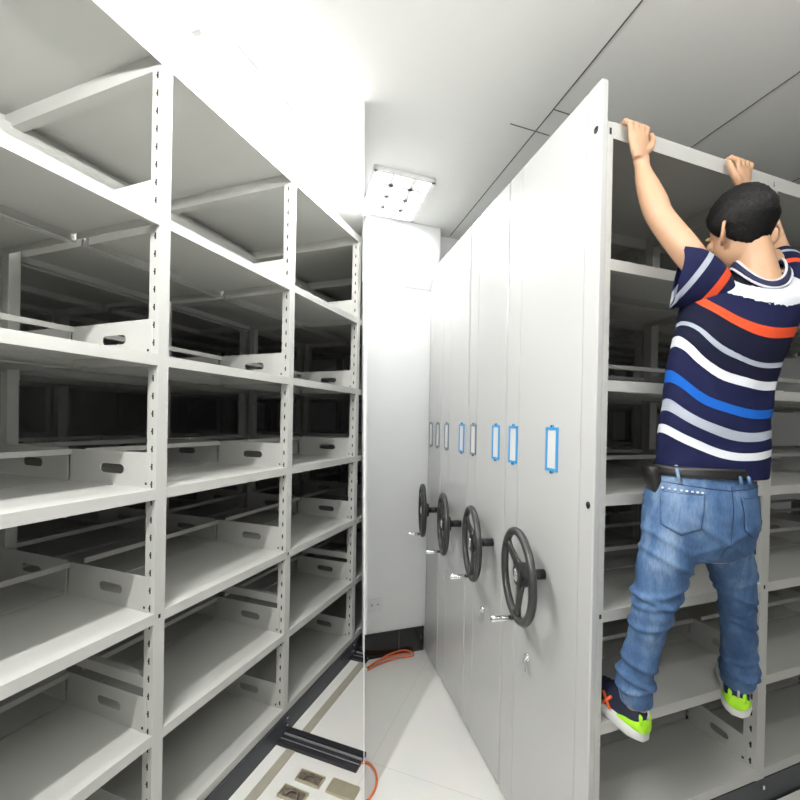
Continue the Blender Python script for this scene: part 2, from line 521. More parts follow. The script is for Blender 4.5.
BL, GF = M['blue'], M['greyframe']
cab1 = cabinet(0.930, 1.464, [0.062, 0.427], (1.185, 1.055), [(1.136, BL), (1.395, BL)], 1.25,
        'nearest white mobile cabinet whose open shelves the man stands on', True)
cab2 = cabinet(1.466, 1.857, [0.285], (1.575, 1.05), [(1.545, BL), (1.785, GF)], 1.63,
        'second mobile cabinet from the man, hand wheel third smallest', False)
cab3 = cabinet(1.860, 2.262, [0.262], (1.94, 1.04), [(1.935, BL), (2.165, GF)], 2.10,
        'third mobile cabinet from the man, between two hand wheels', False)
cab4 = cabinet(2.265, 2.524, [0.20], (2.31, 1.03), [(2.325, GF), (2.46, GF)], None,
        'farthest mobile cabinet, its end against the back wall', False)

# black bolt holes on the near panel fold
mb = MB()
for z in (2.50, 1.35):
    mb.rings([[(x, 0.022 + 0.009*cos(q), z + 0.011*sin(q)) for q in [2*pi*k/12 for k in range(12)]] for x in (-0.0015, 0.001)])
mb.build('panel_bolt', M['black'], cab1)

# ------------------------------------------------------------------ wall socket
r = empty('wall_socket', PR(0.485, 2.53, 0.36), RR, 'white double wall socket on the back wall above the black skirting', 'wall socket')
mb = MB(); mb.box(-0.05, 0.05, -0.010, 0.0, -0.045, 0.045); mb.build('face_plate', M['socket'], r, bevel=0.003)
mb = MB()
for x in (-0.02, 0.02):
    mb.box(x-0.004, x-0.001, -0.0108, -0.0098, -0.006, 0.006); mb.box(x+0.004, x+0.007, -0.0108, -0.0098, -0.006, 0.006)
mb.build('pin_hole', M['slot'], r)

# ------------------------------------------------------------------ orange cord
def spline(pts, n=8):
    P = [Vector(p) for p in pts]
    out = []
    for i in range(len(P)-1):
        p0, p1, p2, p3 = P[max(i-1,0)], P[i], P[i+1], P[min(i+2, len(P)-1)]
        for k in range(n):
            t = k/n
            out.append(0.5*((2*p1) + (p2-p0)*t + (2*p0-5*p1+4*p2-p3)*t*t + (3*p1-p0-3*p2+p3)*t**3))
    out.append(P[-1])
    return out
cz = 0.006
pts = [PR(0.425, 2.43, cz), PR(0.50, 2.475, cz), PR(0.58, 2.50, 0.02), PR(0.68, 2.503, 0.032), PR(0.745, 2.49, 0.014), PR(0.735, 2.465, cz), PR(0.63, 2.465, 0.010), PR(0.52, 2.445, cz), PR(0.425, 2.405, cz)]
mb = MB(); mb.tube(spline(pts), 0.005, 8)
mb.tube(spline([PR(0.425, 2.418, 0.014), PR(0.53, 2.47, 0.018), PR(0.66, 2.485, 0.020), PR(0.73, 2.475, 0.018)]), 0.005, 8)
tag(mb.build('extension_cord', M['cord']), 'orange cord in a loose loop against the black skirting', 'cord')
pts = [PR(0.290, 1.76, cz), PR(0.325, 1.745, cz), PR(0.345, 1.69, cz), PR(0.335, 1.63, cz), PR(0.300, 1.585, cz), PR(0.255, 1.555, cz)]
mb = MB(); mb.tube(spline(pts), 0.005, 8)
tag(mb.build('extension_cord', M['cord']), 'short arc of orange cord on the floor at the foot of the partition', 'cord')

# ------------------------------------------------------------------ ceiling lights, plus battens added for brightness
M['tube'] = emit('light_diffuser', (1.0, 1.0, 0.98), 32.0)
M['fill_lamp'] = emit('fill_tube', (1.0, 1.0, 0.98), 340.0)
def batten(loc, rz, label, L=1.2, m=None):  # bare tubes added so light reaches the ceiling as well as the racks
    r = empty('added_batten_light', loc, rz, label, 'batten light', 'added fill lights')
    mb = MB(); mb.box(-L/2, L/2, -0.025, 0.025, 0.03, 0.06); mb.build('housing', M['lightframe'], r, bevel=0.003)
    mb = MB(); mb.tube([(-L/2+0.02, 0, 0), (L/2-0.02, 0, 0)], 0.016, 12); mb.build('tube', m or M['fill_lamp'], r)
    for x in (-L/2+0.01, L/2-0.01):
        mb = MB(); mb.box(x-0.01, x+0.01, -0.02, 0.02, -0.02, 0.03); mb.build('end_cap', M['lightframe'], r, bevel=0.002)
        mb = MB(); mb.tube([(x*0.8, 0, 0.06), (x*0.8, 0, CEIL - loc[2])], 0.0025, 6); mb.build('hanger', M['chrome'], r)
    return r
def troffer(loc, rz, label, L=0.6, Wd=0.6, louvre=True, strength=None):
    r = empty('ceiling_light', loc, rz, label, 'ceiling light', 'ceiling lights')
    mb = MB()
    for q in ((-L/2, L/2, -Wd/2, -Wd/2+0.02), (-L/2, L/2, Wd/2-0.02, Wd/2), (-L/2, -L/2+0.02, -Wd/2, Wd/2), (L/2-0.02, L/2, -Wd/2, Wd/2)):
        mb.box(*q, -0.022, 0.0)
    mb.build('frame', M['lightframe'], r, bevel=0.002)
    mb = MB(); mb.box(-L/2+0.02, L/2-0.02, -Wd/2+0.02, Wd/2-0.02, -0.012, -0.002)
    mb.build('diffuser', M['tube'], r)
    if louvre:
        for k in range(1, 3):
            x = -L/2 + L*k/3
            mb = MB(); mb.box(x-0.012, x+0.012, -Wd/2+0.02, Wd/2-0.02, -0.022, -0.013)
            mb.build('louvre', M['lightframe'], r)
        for k in range(1, 4):
            y = -Wd/2 + Wd*k/4
            mb = MB(); mb.box(-L/2+0.02, L/2-0.02, y-0.012, y+0.012, -0.022, -0.013)
            mb.build('louvre', M['lightframe'], r)
    return r
t = troffer(PR(0.497, 2.16, CEIL), RR, 'louvred square ceiling light beside the beam, right of the partition', 0.335, 0.44)
M['fill_lamp_soft'] = emit('dim_fill_tube', (1.0, 1.0, 0.98), 90.0)
M['fill_lamp_dim'] = emit('faint_fill_tube', (1.0, 1.0, 0.98), 60.0)
batten(PL(-0.10, -0.80, 2.72), LR, 'added batten light over the near end of the shelving aisle')  # added to brighten the rack fronts and the ceiling
batten(PL(1.47, -1.115, 2.84), LR, 'added batten light hung over the front edge of the aisle rack', L=1.14, m=M['fill_lamp_soft'])  # added to whiten the ceiling above the aisle

batten(PR(0.85, 0.05, 2.76), RR, 'added batten light over the aisle where the man works', m=M['fill_lamp_dim'])  # added to light the cabinet front and the man
batten(Vector((-0.2, -1.2, 2.70)), 0.0, 'added batten light behind the viewer', m=M['fill_lamp_soft'])  # unseen, added as fill from the rear

# ------------------------------------------------------------------ person
def mat_attr_stripes(name, stops, base_lo, attr='stripe', lo=0.0, hi=1.0):
    m = mat(name, (0.1, 0.1, 0.1), 0.85, bump=0.25, bscale=500, spec=0.15)
    nt = m.node_tree; b = nt.nodes['Principled BSDF']
    at = nt.nodes.new('ShaderNodeAttribute'); at.attribute_name = attr
    mr = nt.nodes.new('ShaderNodeMapRange')
    mr.inputs['From Min'].default_value = lo; mr.inputs['From Max'].default_value = hi
    cr = nt.nodes.new('ShaderNodeValToRGB'); cr.color_ramp.interpolation = 'CONSTANT'
    els = cr.color_ramp.elements
    els[0].position = 0.0; els[0].color = (*stops[0][1], 1)
    els.remove(els[1])
    for p, c in stops[1:]:
        e = els.new((p - lo)/(hi - lo)); e.color = (*c, 1)
    nt.links.new(at.outputs['Fac'], mr.inputs['Value'])
    nt.links.new(mr.outputs['Result'], cr.inputs['Fac'])
    nt.links.new(cr.outputs['Color'], b.inputs['Base Color'])
    return m

NAVY = (0.008, 0.010, 0.042); NAVYD = (0.006, 0.007, 0.022)
ORG = (0.62, 0.070, 0.022); WHT = (0.66, 0.68, 0.71); GRY = (0.36, 0.39, 0.45); BLU = (0.008, 0.095, 0.42)
M['skin'] = mat('skin', (0.53, 0.315, 0.19), 0.5, noise_amt=0.08, nscale=25, bump=0.08, bscale=120)
M['hair'] = mat('black_hair', (0.0045, 0.0042, 0.0042), 0.6, noise_amt=0.5, nscale=40, bump=1.0, bscale=160, spec=0.2)
M['lips'] = mat('lips', (0.45, 0.18, 0.15), 0.45)
M['eye'] = mat('eye_white', (0.8, 0.8, 0.78), 0.2)
M['iris'] = mat('dark_iris', (0.03, 0.015, 0.01), 0.2)
M['belt'] = mat('black_leather', (0.012, 0.011, 0.011), 0.35, bump=0.1)
M['sole'] = mat('white_rubber_sole', (0.68, 0.69, 0.68), 0.6)
M['neon'] = mat('neon_green_fabric', (0.42, 0.85, 0.02), 0.6, bump=0.15, bscale=400)
M['shoe'] = mat('dark_navy_mesh', (0.012, 0.018, 0.045), 0.7, bump=0.25, bscale=400)
M['shoeorange'] = mat('orange_stripe', (0.85, 0.13, 0.03), 0.5)
M['collarnavy'] = mat('navy_rib', NAVY, 0.85, bump=0.3, bscale=400)
M['collargrey'] = mat('pale_grey_piping', (0.55, 0.56, 0.60), 0.8)
M['stud'] = mat('pale_stud', (0.8, 0.8, 0.8), 0.3, metal=0.4)

def denim():
    m = mat('faded_blue_denim', (0.1, 0.2, 0.4), 0.85, spec=0.15)
    nt = m.node_tree; b = nt.nodes['Principled BSDF']
    tc = nt.nodes.new('ShaderNodeTexCoord')
    mp = nt.nodes.new('ShaderNodeMapping'); mp.inputs['Scale'].default_value = (1, 1, 0.45)
    nt.links.new(tc.outputs['Object'], mp.inputs['Vector'])
    n = nt.nodes.new('ShaderNodeTexNoise'); n.inputs['Scale'].default_value = 9; n.inputs['Detail'].default_value = 5
    n.inputs['Roughness'].default_value = 0.6
    nt.links.new(mp.outputs['Vector'], n.inputs['Vector'])
    cr = nt.nodes.new('ShaderNodeValToRGB')
    e = cr.color_ramp.elements
    e[0].position = 0.30; e[0].color = (0.030, 0.065, 0.15, 1)
    e[1].position = 0.72; e[1].color = (0.22, 0.31, 0.45, 1)
    x = e.new(0.52); x.color = (0.075, 0.14, 0.265, 1)
    nt.links.new(n.outputs['Fac'], cr.inputs['Fac'])
    # fine twill
    wv = nt.nodes.new('ShaderNodeTexNoise'); wv.inputs['Scale'].default_value = 260
    mp2 = nt.nodes.new('ShaderNodeMapping'); mp2.inputs['Scale'].default_value = (1, 1, 0.2)
    nt.links.new(tc.outputs['Object'], mp2.inputs['Vector']); nt.links.new(mp2.outputs['Vector'], wv.inputs['Vector'])
    mx = nt.nodes.new('ShaderNodeMix'); mx.data_type = 'RGBA'; mx.blend_type = 'OVERLAY'; mx.inputs['Factor'].default_value = 0.35
    nt.links.new(cr.outputs['Color'], mx.inputs['A']); nt.links.new(wv.outputs['Fac'], mx.inputs['B'])
    nt.links.new(mx.outputs['Result'], b.inputs['Base Color'])
    bp = nt.nodes.new('ShaderNodeBump'); bp.inputs['Strength'].default_value = 0.3; bp.inputs['Distance'].default_value = 0.001
    nt.links.new(wv.outputs['Fac'], bp.inputs['Height']); nt.links.new(bp.outputs['Normal'], b.inputs['Normal'])
    return m
M['denim'] = denim()
M['thread'] = mat('dark_stitching', (0.02, 0.035, 0.09), 0.8)

# figure axes: facing a little right of the cabinet front
def axes(yaw):
    t = radians(yaw)
    return Vector((cos(t), -sin(t), 0)), Vector((sin(t), cos(t), 0))
LAT, FAC = axes(8)
def nape_dip(z): return 0.085*max(0.0, min(1.0, (z - 1.86)/0.19))

def catmull_rows(rows, n):
    out = []
    for i in range(len(rows)-1):
        p = [rows[max(i-1, 0)], rows[i], rows[i+1], rows[min(i+2, len(rows)-1)]]
        for k in range(n):
            t = k/n
            out.append([0.5*((2*b) + (c-a)*t + (2*a-5*b+4*c-d)*t*t + (3*b-a-3*c+d)*t**3) for a, b, c, d in zip(*p)])
    out.append(list(rows[-1]))
    return out

def loft_body(rows, n=40, lat=LAT, fac=FAC, sub=4, power=2.3, dip=None):
    """horizontal-ish rings: (x,y,z,a,b)"""
    R = []
    for x, y, z, a, b in catmull_rows(rows, sub):
        ring = []
        for k in range(n):
            q = 2*pi*k/n
            cx, sx = cos(q), sin(q)
            px = math.copysign(abs(cx)**(2/power), cx); py = math.copysign(abs(sx)**(2/power), sx)
            dz = dip(z)*(0.5 - 0.5*sx)**1.5 if dip else 0.0
            ring.append(Vector((x, y, z - dz)) + lat*a*px + fac*b*py)
        R.append(ring)
    return R

def loft_limb(rows, n=28, sub=4, squash=1.0, ref=None):
    """rings perpendicular to the limb: (x,y,z,a,b)"""
    P = catmull_rows(rows, sub)
    pts = [Vector(p[:3]) for p in P]
    R = []
    ref = ref or LAT
    for i, p in enumerate(pts):
        d = (pts[min(i+1, len(pts)-1)] - pts[max(i-1, 0)]).normalized()
        s = (ref - d*ref.dot(d)).normalized()
        t = d.cross(s)
        a = P[i][3]; b = P[i][4]
        R.append([p + s*a*cos(2*pi*k/n) + t*b*sin(2*pi*k/n) for k in range(n)])
    return R

def ellipsoid_rings(c, ax, ay, az, ux, uy, uz, n=24, m=14):
    R = []
    for j in range(1, m):
        th = pi*j/m
        R.append([Vector(c) + uz*(az*cos(th)) + ux*(ax*sin(th)*cos(2*pi*k/n)) + uy*(ay*sin(th)*sin(2*pi*k/n)) for k in range(n)])
    return R

def smooth_obj(o, it, fac=0.5):
    bm = bmesh.new(); bm.from_mesh(o.data)
    for _ in range(it):
        bmesh.ops.smooth_vert(bm, verts=bm.verts, factor=fac, use_axis_x=True, use_axis_y=True, use_axis_z=True)
    bm.to_mesh(o.data); bm.free()

def remesh(o, voxel, it=4):
    md = o.modifiers.new('r', 'REMESH'); md.mode = 'VOXEL'; md.voxel_size = voxel
    dg = bpy.context.evaluated_depsgraph_get()
    me = bpy.data.meshes.new_from_object(o.evaluated_get(dg))
    old = o.data
    o.modifiers.clear(); o.data = me
    smooth_obj(o, it)
    for p in me.polygons: p.use_smooth = True
    if not me.materials:
        for m in old.materials: me.materials.append(m)
    return o

man = empty('person', (0.80, 1.06, 0.679), 0, 'man in a striped shirt and jeans standing on the shelf, hands gripping its top', 'person')
INV = Matrix.Translation((-0.80, -1.06, -0.679))
def mbuild(mb, name, m, parent=None, **k):
    mb.bm.transform(INV)
    return mb.build(name, m, parent or man, **k)

# ---- key rings, centres and widths baked from image pixel positions
TORSO = [
    (0.783,1.059,1.464, 0.134,0.092), (0.783,1.059,1.492, 0.135,0.091),
    (0.785,1.060,1.548, 0.134,0.086), (0.789,1.060,1.631, 0.133,0.085), (0.798,1.061,1.715, 0.131,0.084),
    (0.816,1.056,1.805, 0.139,0.088), (0.842,1.056,1.888, 0.144,0.090), (0.855,1.056,1.949, 0.149,0.086),
    (0.866,1.056,1.995, 0.146,0.080), (0.880,1.056,2.030, 0.120,0.066), (0.893,1.056,2.050, 0.078,0.052), (0.900,1.056,2.058, 0.052,0.044)]
PELVIS = [
    (0.766,1.060,1.484, 0.120,0.084), (0.761,1.060,1.466, 0.125,0.088), (0.756,1.060,1.422, 0.134,0.098),
    (0.752,1.060,1.366, 0.139,0.104), (0.750,1.060,1.316, 0.140,0.100), (0.751,1.060,1.268, 0.124,0.084), (0.752,1.062,1.235, 0.09,0.06)]
LLEG = [
    (0.676,1.056,1.338, 0.066,0.070), (0.672,1.058,1.267, 0.069,0.074), (0.658,1.063,1.195, 0.064,0.066), (0.643,1.068,1.109, 0.055,0.057),
    (0.636,1.082,1.044, 0.049,0.052), (0.634,1.098,0.977, 0.046,0.049), (0.627,1.110,0.912, 0.046,0.048), (0.620,1.120,0.856, 0.048,0.051),
    (0.625,1.130,0.822, 0.048,0.052), (0.632,1.134,0.776, 0.043,0.047)]
RLEG = [
    (0.838,1.080,1.334, 0.062,0.068), (0.850,1.086,1.261, 0.063,0.068), (0.886,1.106,1.182, 0.056,0.060), (0.926,1.135,1.081, 0.046,0.052),
    (0.958,1.165,0.991, 0.045,0.050), (0.978,1.185,0.918, 0.046,0.050), (0.989,1.195,0.859, 0.046,0.050), (1.010,1.222,0.806, 0.049,0.053),
    (1.020,1.236,0.770, 0.044,0.048)]
LARM = [
    (0.775,1.052,1.985, 0.030,0.030), (0.723,1.072,2.078, 0.036,0.038), (0.692,1.100,2.150, 0.036,0.037), (0.668,1.125,2.213, 0.034,0.036),
    (0.657,1.135,2.256, 0.036,0.036), (0.647,1.150,2.309, 0.032,0.031), (0.639,1.162,2.355, 0.026,0.024), (0.635,1.166,2.385, 0.021,0.019), (0.630,1.166,2.413, 0.024,0.016)]
RARM = [
    (0.950,1.056,1.930, 0.030,0.030), (0.995,1.085,1.995, 0.032,0.032), (1.037,1.132,2.073, 0.034,0.034), (1.081,1.203,2.159, 0.032,0.032), (1.100,1.240,2.216, 0.031,0.031),
    (1.098,1.266,2.291, 0.031,0.031), (1.080,1.288,2.362, 0.025,0.024), (1.066,1.304,2.39, 0.020,0.018), (1.062,1.312,2.418, 0.024,0.015)]

# ---- body: one continuous surface
HC = Vector((0.863, 1.072, 2.154))
HLAT, HFAC = axes(-3)
HUP = Vector((0, 0, 1))
HFAC = (HFAC + Vector((0, 0, -0.10))).normalized(); HUP = HLAT.cross(HFAC).normalized()
HS = 0.90
HLAT, HFAC, HUP = HLAT*HS, HFAC*HS, HUP*HS
mb = MB()
mb.rings(ellipsoid_rings(HC + HUP*0.022, 0.072, 0.084, 0.092, HLAT, HFAC, HUP))            # skull
mb.rings(ellipsoid_rings(HC + HFAC*0.020 - HUP*0.045, 0.060, 0.066, 0.075, HLAT, HFAC, HUP))   # face and jaw
mb.rings(ellipsoid_rings(HC + HFAC*0.055 - HUP*0.100, 0.024, 0.026, 0.020, HLAT, HFAC, HUP))   # chin
mb.rings(ellipsoid_rings(HC + HFAC*0.090 - HUP*0.030, 0.011, 0.018, 0.026, HLAT, HFAC, HUP))   # nose
mb.rings(ellipsoid_rings(HC + HFAC*0.098 - HUP*0.044, 0.016, 0.012, 0.010, HLAT, HFAC, HUP))   # nostrils
mb.rings(ellipsoid_rings(HC + HFAC*0.082 + HUP*0.012, 0.050, 0.014, 0.010, HLAT, HFAC, HUP))   # brow
for s in (-1, 1):
    ec = HC + HLAT*(s*0.067) - HUP*0.028 - HFAC*0.010
    tilt = (HFAC*0.25*-1 + HUP).normalized()*0.95
    out = (HLAT*s*0.66 - HFAC*0.75).normalized()
    side = tilt.cross(out)
    # ear: rim ring plus a thin bowl
    mb.tube([ec + out*0.006 + (tilt*cos(a)*0.028 + out*(sin(a)*0.018 + 0.008)) for a in [2*pi*k/20 for k in range(20)]], 0.0052, 8, closed=True)
    mb.rings(ellipsoid_rings(ec + out*0.006, 0.006, 0.012, 0.024, side, out, tilt))
    mb.rings(ellipsoid_rings(ec + out*0.006 - tilt*0.026, 0.006, 0.008, 0.009, side, out, tilt))
    ch = HC + HLAT*(s*0.040) + HFAC*0.060 - HUP*0.030
    mb.rings(ellipsoid_rings(ch, 0.022, 0.020, 0.022, HLAT, HFAC, HUP))
NECKR = [(0.900,1.056,1.98, 0.056,0.058), (0.895,1.056,2.035, 0.047,0.050), (0.886,1.060,2.080, 0.044,0.049), (0.874,1.066,2.130, 0.046,0.052), (0.868,1.07,2.17,0.05,0.055)]
mb.rings(loft_body(NECKR, 24, power=2.0))
inner = [(x, y, z - 0.006, a*0.86, b*0.86) for x, y, z, a, b in TORSO[:-2]] + [(0.895,1.056,2.030,0.060,0.045)]
mb.rings(loft_body(inner, 32, dip=lambda z: nape_dip(z)*1.05))
mb.rings(loft_body([(x, y, z, a*0.90, b*0.90) for x, y, z, a, b in PELVIS], 32))
for leg in (LLEG, RLEG):
    rows = [(x, y, z, a*0.80, b*0.80) for x, y, z, a, b in leg]
    x, y, z, a, b = rows[-1]
    rows += [(x+0.002, y, z-0.03, 0.030, 0.032), (x+0.003, y+0.005, z-0.07, 0.028, 0.034)]
    mb.rings(loft_limb(rows, 20))
for arm in (LARM, RARM):
    mb.rings(loft_limb(arm, 20, ref=LAT))

def hand(palm_c, up, outn, side, thumb_side, curl=1.0):
    """palm_c centre of palm; up = towards the fingers; outn = from the palm through the back of the hand; side = across"""
    rs = []
    for t, wd, th in ((-0.050, 0.020, 0.014), (-0.030, 0.028, 0.015), (0.0, 0.037, 0.014), (0.020, 0.039, 0.013), (0.032, 0.036, 0.010)):
        c = palm_c + up*t
        rs.append([c + side*wd*cos(2*pi*k/20) + outn*th*sin(2*pi*k/20) for k in range(20)])
    mb.rings(rs)
    fwd = -outn
    for i, (sx, ln) in enumerate(((-0.0315, 0.84), (-0.0105, 1.0), (0.0105, 1.05), (0.0315, 0.95))):
        if thumb_side > 0: sx = sx
        else: sx = sx; ln = (0.95, 1.05, 1.0, 0.84)[i]
        b0 = palm_c + up*0.022 + side*sx*0.9
        k1 = palm_c + up*0.048 + side*sx*1.05 + outn*0.004
        k2 = k1 + (up*0.75 + fwd*0.66).normalized()*0.036*ln
        k3 = k2 + (up*-0.10 + fwd*1.0).normalized()*0.024*ln
        k4 = k3 + (up*-0.45 + fwd*0.75).normalized()*0.018*ln
        mb.tube([b0, k1, (k1+k2)/2, k2, (k2+k3)/2, k3, k4, k4 + (k4-k3)*0.25], [0.0088, 0.0088, 0.0078, 0.0084, 0.0075, 0.0078, 0.0070, 0.004], 12)
    # thumb leaves the side of the palm near its base
    t0 = palm_c - up*0.030 + side*thumb_side*0.016
    t1 = palm_c - up*0.008 + side*thumb_side*0.044 + outn*0.002
    t2 = t1 + (up*0.85 + side*thumb_side*0.45 + fwd*0.1).normalized()*0.032
    t3 = t2 + (up*0.95 + side*thumb_side*0.05 + fwd*0.25).normalized()*0.026
    mb.tube([t0, (t0+t1)/2, t1, (t1+t2)/2, t2, t3, t3 + (t3-t2)*0.2], [0.013, 0.014, 0.0120, 0.0105, 0.0108, 0.0090, 0.005], 12)
nR = -dR1
hand(Vector((0.618, 1.160, 2.456)), Vector((-0.04, 0.03, 1)).normalized(), nR, dR2, +1)
hand(Vector((1.060, 1.310, 2.456)), Vector((0.0, 0.03, 1)).normalized(), nR, dR2, -1)
body = mbuild(mb, 'body', M['skin'])
remesh(body, 0.0036, 3)
print('body verts', len(body.data.vertices))

# face parts
for s in (-1, 1):
    e = HC + HLAT*(s*0.028) + HFAC*0.078 - HUP*0.006
    mb = MB(); mb.rings(ellipsoid_rings(e, 0.0115, 0.0115, 0.0095, HLAT, HFAC, HUP, 16, 10))
    mb.rings(ellipsoid_rings(e + HFAC*0.0078, 0.0050, 0.0045, 0.0050, HLAT, HFAC, HUP, 12, 8), 1)
    mbuild(mb, 'eye', [M['eye'], M['iris']])
    mb = MB(); mb.tube([e + HUP*0.020 + HLAT*(k*0.007) + HFAC*(0.012 - abs(k)*0.003) + HUP*(-0.0008*k*k) for k in (-2, -1, 0, 1, 2)], [0.001, 0.0028, 0.003, 0.0028, 0.001], 8)
    mbuild(mb, 'eyebrow', M['hair'])
mb = MB()
for dz, r in ((-0.071, 0.0042), (-0.079, 0.0050)):
    mb.tube([HC + HLAT*(k*0.008) + HFAC*(0.088 - 0.0022*k*k) + HUP*dz for k in (-3, -2, -1, 0, 1, 2, 3)], [0.001, r*0.7, r, r, r, r*0.7, 0.001], 8)
mbuild(mb, 'lips', M['lips'])

# hair: cap over the skull, cut along the hairline, with short strands
mb = MB()
n, m_ = 72, 44
cap = HC + HUP*0.020
R = []
for j in range(m_ + 1):
    th = pi*0.02 + (pi*0.87)*j/m_
    ring = []
    for k in range(n):
        ph = 2*pi*k/n
        dx, dy = cos(ph), sin(ph)            # dx lateral, dy facing
        # lowest polar angle allowed: forehead high, nape low
        lim = 0.62*pi + 0.27*pi*max(0, -dy)**0.6 - 0.25*pi*max(0, dy)
        lim += 0.07*pi*math.exp(-((dy - 0.22)/0.16)**2)*abs(dx)
        lim += 0.012*sin(9*ph) + 0.010*sin(23*ph)
        t = min(th, lim + 0.0)
        edge = max(0.0, min(1.0, (lim - t)/0.30))
        thick = 0.003 + 0.012*edge
        v = Vector((sin(t)*dx, sin(t)*dy, cos(t)))
        nz = noise.noise(Vector((v.x*9, v.y*9, v.z*5)))*0.0030 + noise.noise(Vector((v.x*34, v.y*34, v.z*10)))*0.0022
        rx, ry, rz_ = 0.0715 + thick + nz, 0.0850 + thick + nz, 0.0960 + thick*1.25 + nz
        taper = 1.0
        if v.z < -0.1: taper = 1.0 - 0.26*(-v.z - 0.1)
        if t >= lim - 1e-6: rx -= 0.008; ry -= 0.008
        ring.append(cap + HLAT*rx*v.x*taper + HFAC*ry*v.y*taper + HUP*rz_*v.z)
    R.append(ring)
mb.rings(R)
hair = mbuild(mb, 'hair', M['hair'])

# ---- shirt torso
def wrinkle(v, amp, s=1.0, seed=0.0):
    return amp*(noise.noise(Vector((v.x*7*s + seed, v.y*7*s, v.z*14*s + seed))) + 0.5*noise.noise(Vector((v.x*18*s, v.y*18*s + seed, v.z*26*s))))

def displace(o, amp, s=1.0, seed=0.0, folds=None):
    me = o.data
    nrm = [v.normal.copy() for v in me.vertices]
    for v, nn in zip(me.vertices, nrm):
        d = wrinkle(v.co, amp, s, seed)
        if folds: d += folds(v.co - INV.translation)
        v.co += nn*d
    for p in me.polygons: p.use_smooth = True

mb = MB()
mb.rings(loft_body(TORSO, 64, sub=8, power=2.25, dip=nape_dip), cap=False)
shirt = mbuild(mb, 'shirt', None or [bpy.data.materials.new('tmp')])
def back_fold(p):
    # soft diagonal drapes across the back below the shoulder blades
    d = 0.0
    for (x0, z0, x1, z1, w, a) in ((0.72, 1.90, 0.86, 1.62, 0.016, 0.006), (0.70, 1.78, 0.80, 1.56, 0.013, 0.006), (0.93, 1.86, 0.86, 1.56, 0.016, 0.005), (0.76, 1.62, 0.90, 1.53, 0.012, 0.005), (0.80, 1.95, 0.90, 1.90, 0.012, 0.004)):
        ax, az = x1-x0, z1-z0; L2 = ax*ax+az*az
        t = max(0, min(1, ((p.x-x0)*ax + (p.z-z0)*az)/L2))
        dd = sqrt((p.x-x0-ax*t)**2 + (p.z-z0-az*t)**2)
        d += a*math.exp(-(dd/w)**2)*sin(pi*min(1, max(0.05, t)))
    return d
displace(shirt, 0.0045, 1.0, 3.0, back_fold)
me = shirt.data
at = me.attributes.new('stripe', 'FLOAT', 'POINT')
for i, v in enumerate(me.vertices):
    p = v.co - INV.translation
    cx = 0.783 + (p.z - 1.478)*0.19
    s = (p - Vector((cx, 1.058, p.z))).dot(LAT)/0.14
    at.data[i].value = p.z - (0.028 + 0.034*max(0, min(1, (p.z - 1.5)/0.35)))*((s - 0.28)**2) + 0.004*noise.noise(Vector((p.x*12, p.y*12, p.z*9)))
SST = [(1.3, NAVY), (1.5130, WHT), (1.5325, NAVY), (1.5611, GRY), (1.5820, NAVY), (1.6194, BLU), (1.6406, NAVY), (1.6922, WHT), (1.7136, NAVYD), (1.7496, GRY), (1.7633, NAVYD), (1.8253, ORG), (1.8500, NAVY)]
yk = me.attributes.new('yoke', 'FLOAT', 'POINT')
for i, v in enumerate(me.vertices):
    p = v.co - INV.translation
    q = p - Vector((0.885, 1.054, 2.030))
    yk.data[i].value = sqrt((q.dot(LAT)/1.12)**2 + (q.dot(FAC))**2 + (q.z*0.75)**2) + (0.5 if q.dot(FAC) > 0.05 else 0)
me.materials.clear()
sm = mat_attr_stripes('striped_shirt_cloth', SST, None, lo=1.3, hi=2.12)
nt = sm.node_tree; bs = nt.nodes['Principled BSDF']
prev = bs.inputs['Base Color'].links[0].from_socket
ya = nt.nodes.new('ShaderNodeAttribute'); ya.attribute_name = 'yoke'
tcn = nt.nodes.new('ShaderNodeTexCoord'); nz_ = nt.nodes.new('ShaderNodeTexNoise'); nz_.inputs['Scale'].default_value = 90
nt.links.new(tcn.outputs['Object'], nz_.inputs['Vector'])
m1 = nt.nodes.new('ShaderNodeMath'); m1.operation = 'MULTIPLY_ADD'; m1.inputs[1].default_value = 0.012
nt.links.new(nz_.outputs['Fac'], m1.inputs[0]); nt.links.new(ya.outputs['Fac'], m1.inputs[2])
yr = nt.nodes.new('ShaderNodeValToRGB'); yr.color_ramp.interpolation = 'CONSTANT'
ye = yr.color_ramp.elements
ye[0].position = 0.0; ye[0].color = (0.006, 0.006, 0.012, 1); ye[1].position = 0.072; ye[1].color = (*WHT, 1)
yf = nt.nodes.new('ShaderNodeMath'); yf.operation = 'LESS_THAN'; yf.inputs[1].default_value = 0.130
nt.links.new(m1.outputs[0], yr.inputs['Fac']); nt.links.new(m1.outputs[0], yf.inputs[0])
ym = nt.nodes.new('ShaderNodeMix'); ym.data_type = 'RGBA'
nt.links.new(yf.outputs[0], ym.inputs['Factor']); nt.links.new(prev, ym.inputs['A']); nt.links.new(yr.outputs['Color'], ym.inputs['B'])
nt.links.new(ym.outputs['Result'], bs.inputs['Base Color'])
me.materials.append(sm)

